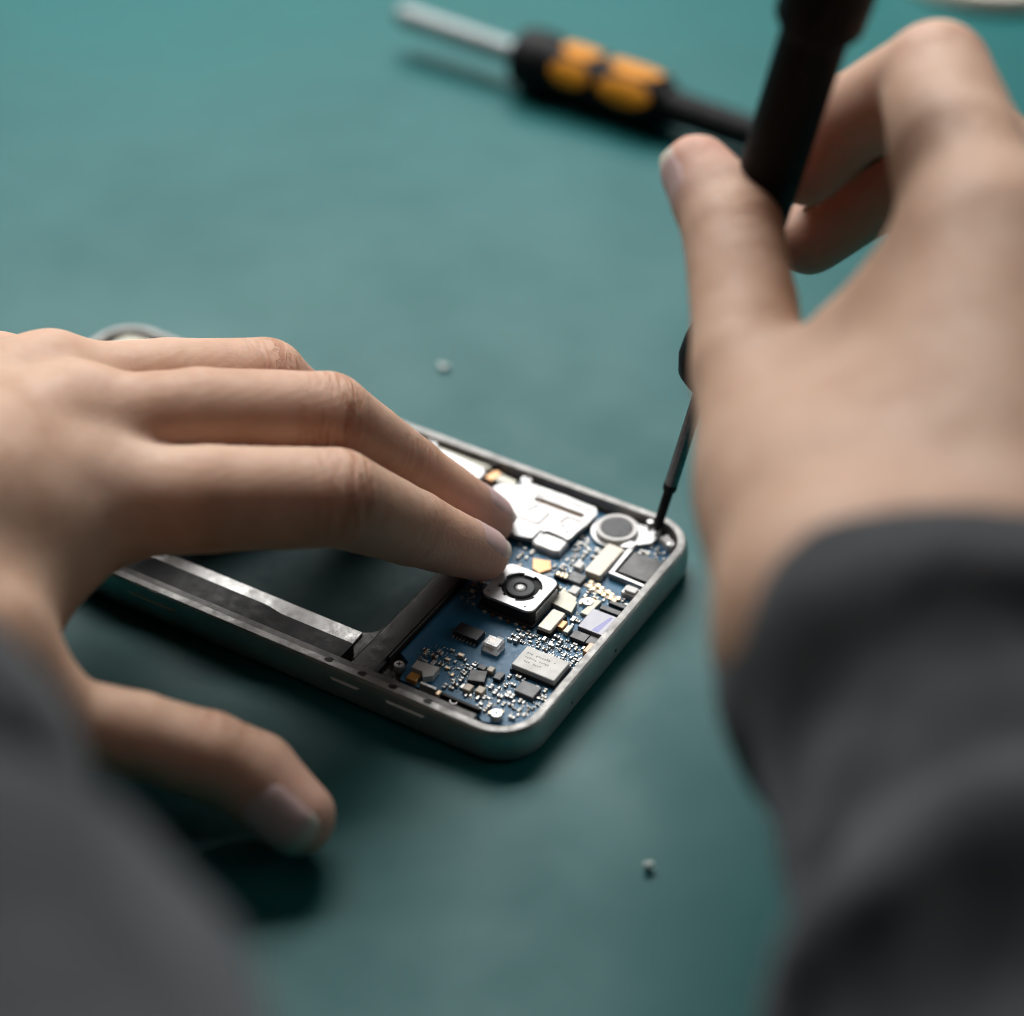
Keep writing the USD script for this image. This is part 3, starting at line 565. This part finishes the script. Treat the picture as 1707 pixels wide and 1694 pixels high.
# right hand (photo right): thumb and curled fingers around the upright screwdriver
Rt = [J(1330, 830, 338, 150), J(1249, 620, 357, 99), J(1240, 510, 366, 89), J(1222, 390, 375, 84), J(1196, 335, 380, 74), J(1163, 286, 384, 61)]
Ri = [J(1648, 420, 339, 134), J(1600, 265, 354, 116), J(1560, 130, 369, 94), J(1425, 195, 384, 74), J(1345, 285, 391, 58)]
Rm = [J(1760, 470, 347, 122), J(1695, 330, 364, 105), J(1615, 230, 385, 84), J(1450, 320, 399, 72), J(1350, 398, 402, 60)]
Rr = [J(1850, 540, 352, 120), J(1780, 420, 366, 100), J(1690, 330, 386, 82), J(1580, 320, 408, 64), J(1510, 345, 412, 52)]
SR0, SR1 = atd(1640, 1128, 304), atd(1815, 1690, 268); SRD = unit(SR1 - SR0)
Rw = atd(1455, 1060, 305); Rv = atd(1650, 1050, 305)
Rpalm = [(Ri[0][0], Rv, 13, 17), (Rm[0][0], Rv, 12, 17), (Rr[0][0], atd(1740, 1090, 310), 12, 16), (Rt[0][0], Rw, 14, 17), (atd(1375, 665, 350), atd(1425, 850, 329), 9, 14),
         (atd(1585, 585, 348), atd(1480, 880, 322), 14, 16), (atd(1690, 560, 342), atd(1600, 920, 316), 15, 17), (atd(1462, 580, 349), atd(1640, 470, 344), 8.5, 12), (atd(1330, 760, 345), Rw, 12, 17),
         (Rw, SR0 + SRD * 38 + RT * -8, 17, 14), (Rv, SR0 + SRD * 38 + RT * 8, 17, 14), (Rw, Rv, 17, 17)]
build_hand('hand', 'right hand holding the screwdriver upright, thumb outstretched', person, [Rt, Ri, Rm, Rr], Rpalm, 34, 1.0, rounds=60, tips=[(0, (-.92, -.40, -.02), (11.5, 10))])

# sleeves
def sleeve(name, label, c0, c1, prof, amp, seed, squash=.9, n=160, m=120, lead=0.):
    d = unit(c1 - c0); b1 = unit(np.cross(d, [0, 0, 1.])); b2 = np.cross(d, b1); ln = np.linalg.norm(c1 - c0); rings = []
    ss = np.linspace(0, 1, m); th = np.linspace(0, 2 * math.pi, n, endpoint=False)
    pr = np.interp(ss, [p[0] for p in prof], [p[1] for p in prof]); k = np.ones(5) / 5; pr = np.convolve(np.pad(pr, 2, mode='edge'), k, 'valid')
    S, TH = np.meshgrid(ss, th, indexing='ij')
    dirs = np.cos(TH)[..., None] * b1 + squash * np.sin(TH)[..., None] * b2
    base = c0 + S[..., None] * ln * d
    lean = -lead * np.clip(dirs @ -RT, 0, 1)[..., None] * np.clip(1 - S * 5, 0, 1)[..., None] * d
    base = base + lean
    tilt = np.cos(TH + seed) * 5 * np.sin(S * 9)
    P0 = base + dirs * pr[:, None, None] + d * tilt[..., None] * np.clip(S * 4, 0, 1)[..., None]
    nz = (meshkit.fbm(P0 / 26., 3, seed) - .5) * 2 * amp + (meshkit.fbm(P0 / 9., 2, seed + 3) - .5) * amp * .35
    out = P0 + dirs * (nz * np.clip(.35 + S * 3, 0, 1))[..., None]
    inn = base + dirs * (pr[:, None, None] - 2.2)
    # round lip at the cuff
    lip = [(inn[0] * (1 - t) + out[0] * t) - d * 1.1 * math.sin(math.pi * t) for t in (.2, .4, .6, .8)]
    R = [inn[i] for i in range(m - 1, -1, -1)] + lip + [out[i] for i in range(m)]
    V = np.vstack(R); F = []; K = len(R); I = np.arange(K - 1)[:, None] * n + np.arange(n); Jn = np.arange(K - 1)[:, None] * n + (np.arange(n) + 1) % n
    F = np.vstack([np.stack([I, Jn, Jn + n], -1).reshape(-1, 3), np.stack([I, Jn + n, I + n], -1).reshape(-1, 3)])
    me = trimesh.Trimesh(V, F, process=False); trimesh.repair.fix_normals(me)
    obj(name, me, MAT_SLEEVE, person, smooth=True, label=label)
sleeve('sleeve', 'dark grey knit sleeve of the right arm, bunched in folds', SR0, SR0 + (SR1 - SR0) * 3.4,
       [(0, 34.5), (.025, 36), (.06, 36), (.09, 32), (.12, 30.5), (.17, 31), (.225, 31.5), (.245, 38), (.28, 41), (.33, 36.5), (.38, 36), (.45, 42), (.55, 41), (.7, 46), (1, 48)], 4.0, 11, lead=11.)
SL0, SL1 = atd(-415, 1340, 262), atd(-330, 1850, 222)
sleeve('sleeve', 'dark grey knit sleeve of the left arm, close to the lens', SL0, SL0 + (SL1 - SL0) * 3.4,
       [(0, 35.5), (.04, 37.5), (.09, 35.5), (.13, 30), (.19, 29), (.235, 40), (.29, 45), (.38, 44), (.5, 43), (.7, 46), (1, 48)], 4.0, 23)

# ---------------------------------------------------------------- screwdriver in the hand
T0 = at(1094, 884, 6.0); T1 = atd(1374, 8, 352); AX = unit(T1 - T0); LEN = np.linalg.norm(T1 - T0)
sd = thing('held_screwdriver', 'slim black handled screwdriver held upright, tip in the corner of the phone', 'screwdriver')
def onax(m, a=T0, d=AX):
    m.apply_transform(trimesh.geometry.align_vectors([0, 0, 1], d)); m.apply_translation(a); return m
obj('tip', onax(lathe([(0, 0), (.45, 0), (.7, 1.2), (.95, 3.0), (.95, 11.5), (1.35, 12.2), (1.35, 13.8), (0, 13.8)], 24)), HANDLE, sd)
obj('shaft', onax(lathe([(0, 13.8), (1.25, 13.8), (1.3, 14), (1.3, 44), (0, 44)], 24)), GREYSHAFT, sd)
obj('collar', onax(lathe([(0, 40.5), (3.0, 40.5), (5.2, 43.5), (5.9, 47), (5.7, 51), (5.2, 54), (0, 54)], 32)), HANDLE, sd)
hp = [(0, 54), (4.6, 54), (5.0, 58), (5.1, 70), (5.3, 90), (5.5, LEN - 6), (5.5, LEN - 4), (0, LEN - 4)]
obj('handle', onax(lathe(hp, 32)), HANDLE, sd)
obj('cap', onax(lathe([(0, LEN - 3.9), (6.4, LEN - 3.9), (7.2, LEN - 2.6), (7.4, LEN + 3), (6.8, LEN + 8), (5, LEN + 9.5), (0, LEN + 9.5)], 32)), HANDLE, sd)

# ---------------------------------------------------------------- second screwdriver lying on the mat beyond
A0 = at(866, 92, 8.5); A1 = at(1300, 243, 6.0); A0[2] = 8.6; A1[2] = 6.5
dy = unit(A1 - A0)
ys = thing('lying_screwdriver', 'black and yellow screwdriver with pale blade lying on the mat behind the hand', 'screwdriver')
L2 = np.linalg.norm(at(1118, 172, 8) - A0)
obj('grip', onax(lathe([(0, 0), (6.0, 0), (7.6, 1.2), (8.2, 4), (8.2, 9), (7.2, 12), (6.9, 18), (7.1, L2 - 8), (6.6, L2 - 2), (5.2, L2), (0, L2)], 40), A0, dy), HANDLE, ys)
sidev = unit(np.cross(dy, [0, 0, 1.])); upv = np.cross(sidev, dy)
for t0, t1 in ((13.5, 24.5), (27.5, 42.5)):
    for ang in (-62, 0, 62):
        pts = []
        for s in np.linspace(0, 1, 12):
            for w in np.linspace(-1, 1, 7):
                th = math.radians(ang + w * 27 * math.sqrt(max(.02, 1 - (2 * s - 1) ** 2))); dr = upv * math.cos(th) - sidev * math.sin(th)
                c = A0 + dy * (t0 + (t1 - t0) * s)
                pts += [c + dr * 7.5, c + dr * 6.2]
        obj('yellow_inlay', m3.Manifold.hull_points(np.array(pts)), YELLOW, ys)
obj('neck', onax(lathe([(0, L2 - 1), (4.9, L2 - 1), (4.5, L2 + 3), (4.3, np.linalg.norm(A1 - A0)), (3, np.linalg.norm(A1 - A0) + 8), (0, np.linalg.norm(A1 - A0) + 8)], 28), A0, dy), HANDLE, ys)
obj('blade', onax(lathe([(0, -38), (2.5, -38), (3.0, -36), (3.0, 0), (0, 0)], 28), A0, dy), CHROME, ys)

# pale dish at the far right edge, crumbs on the mat
ctr = at(1650, -46, 0)
dish = thing('round_dish', 'cream round dish cut off by the upper right corner', 'dish', (ctr[0], ctr[1], 0))
obj('body', lathe([(0, 0), (27.5, 0), (28, 1.2), (27.6, 3.5), (26.4, 5.4), (24, 6.4), (20, 6.6), (19, 6.0), (0, 5.6)], 56), CREAMROLL, dish)
for (px, py, s, lb) in ((738, 610, 1.7, 'small clear crumb on the mat above the fingers'), (1078, 1446, 1.5, 'small clear crumb on the mat below the phone corner')):
    c = at(px, py, s * .5); rg = np.random.default_rng(int(px)); q = rg.normal(size=(11, 3)); q /= np.linalg.norm(q, axis=1)[:, None]; b = tm(m3.Manifold.hull_points(q * s * rg.uniform(.55, 1.1, (11, 1)) * [1.2, .9, .7])); b.apply_translation(c - [0, 0, s * .5] - [0, 0, b.bounds[0][2]])
    tag(obj('crumb', b, CRUMB if s > 1 else BROWN, smooth=False), lb, 'crumb')
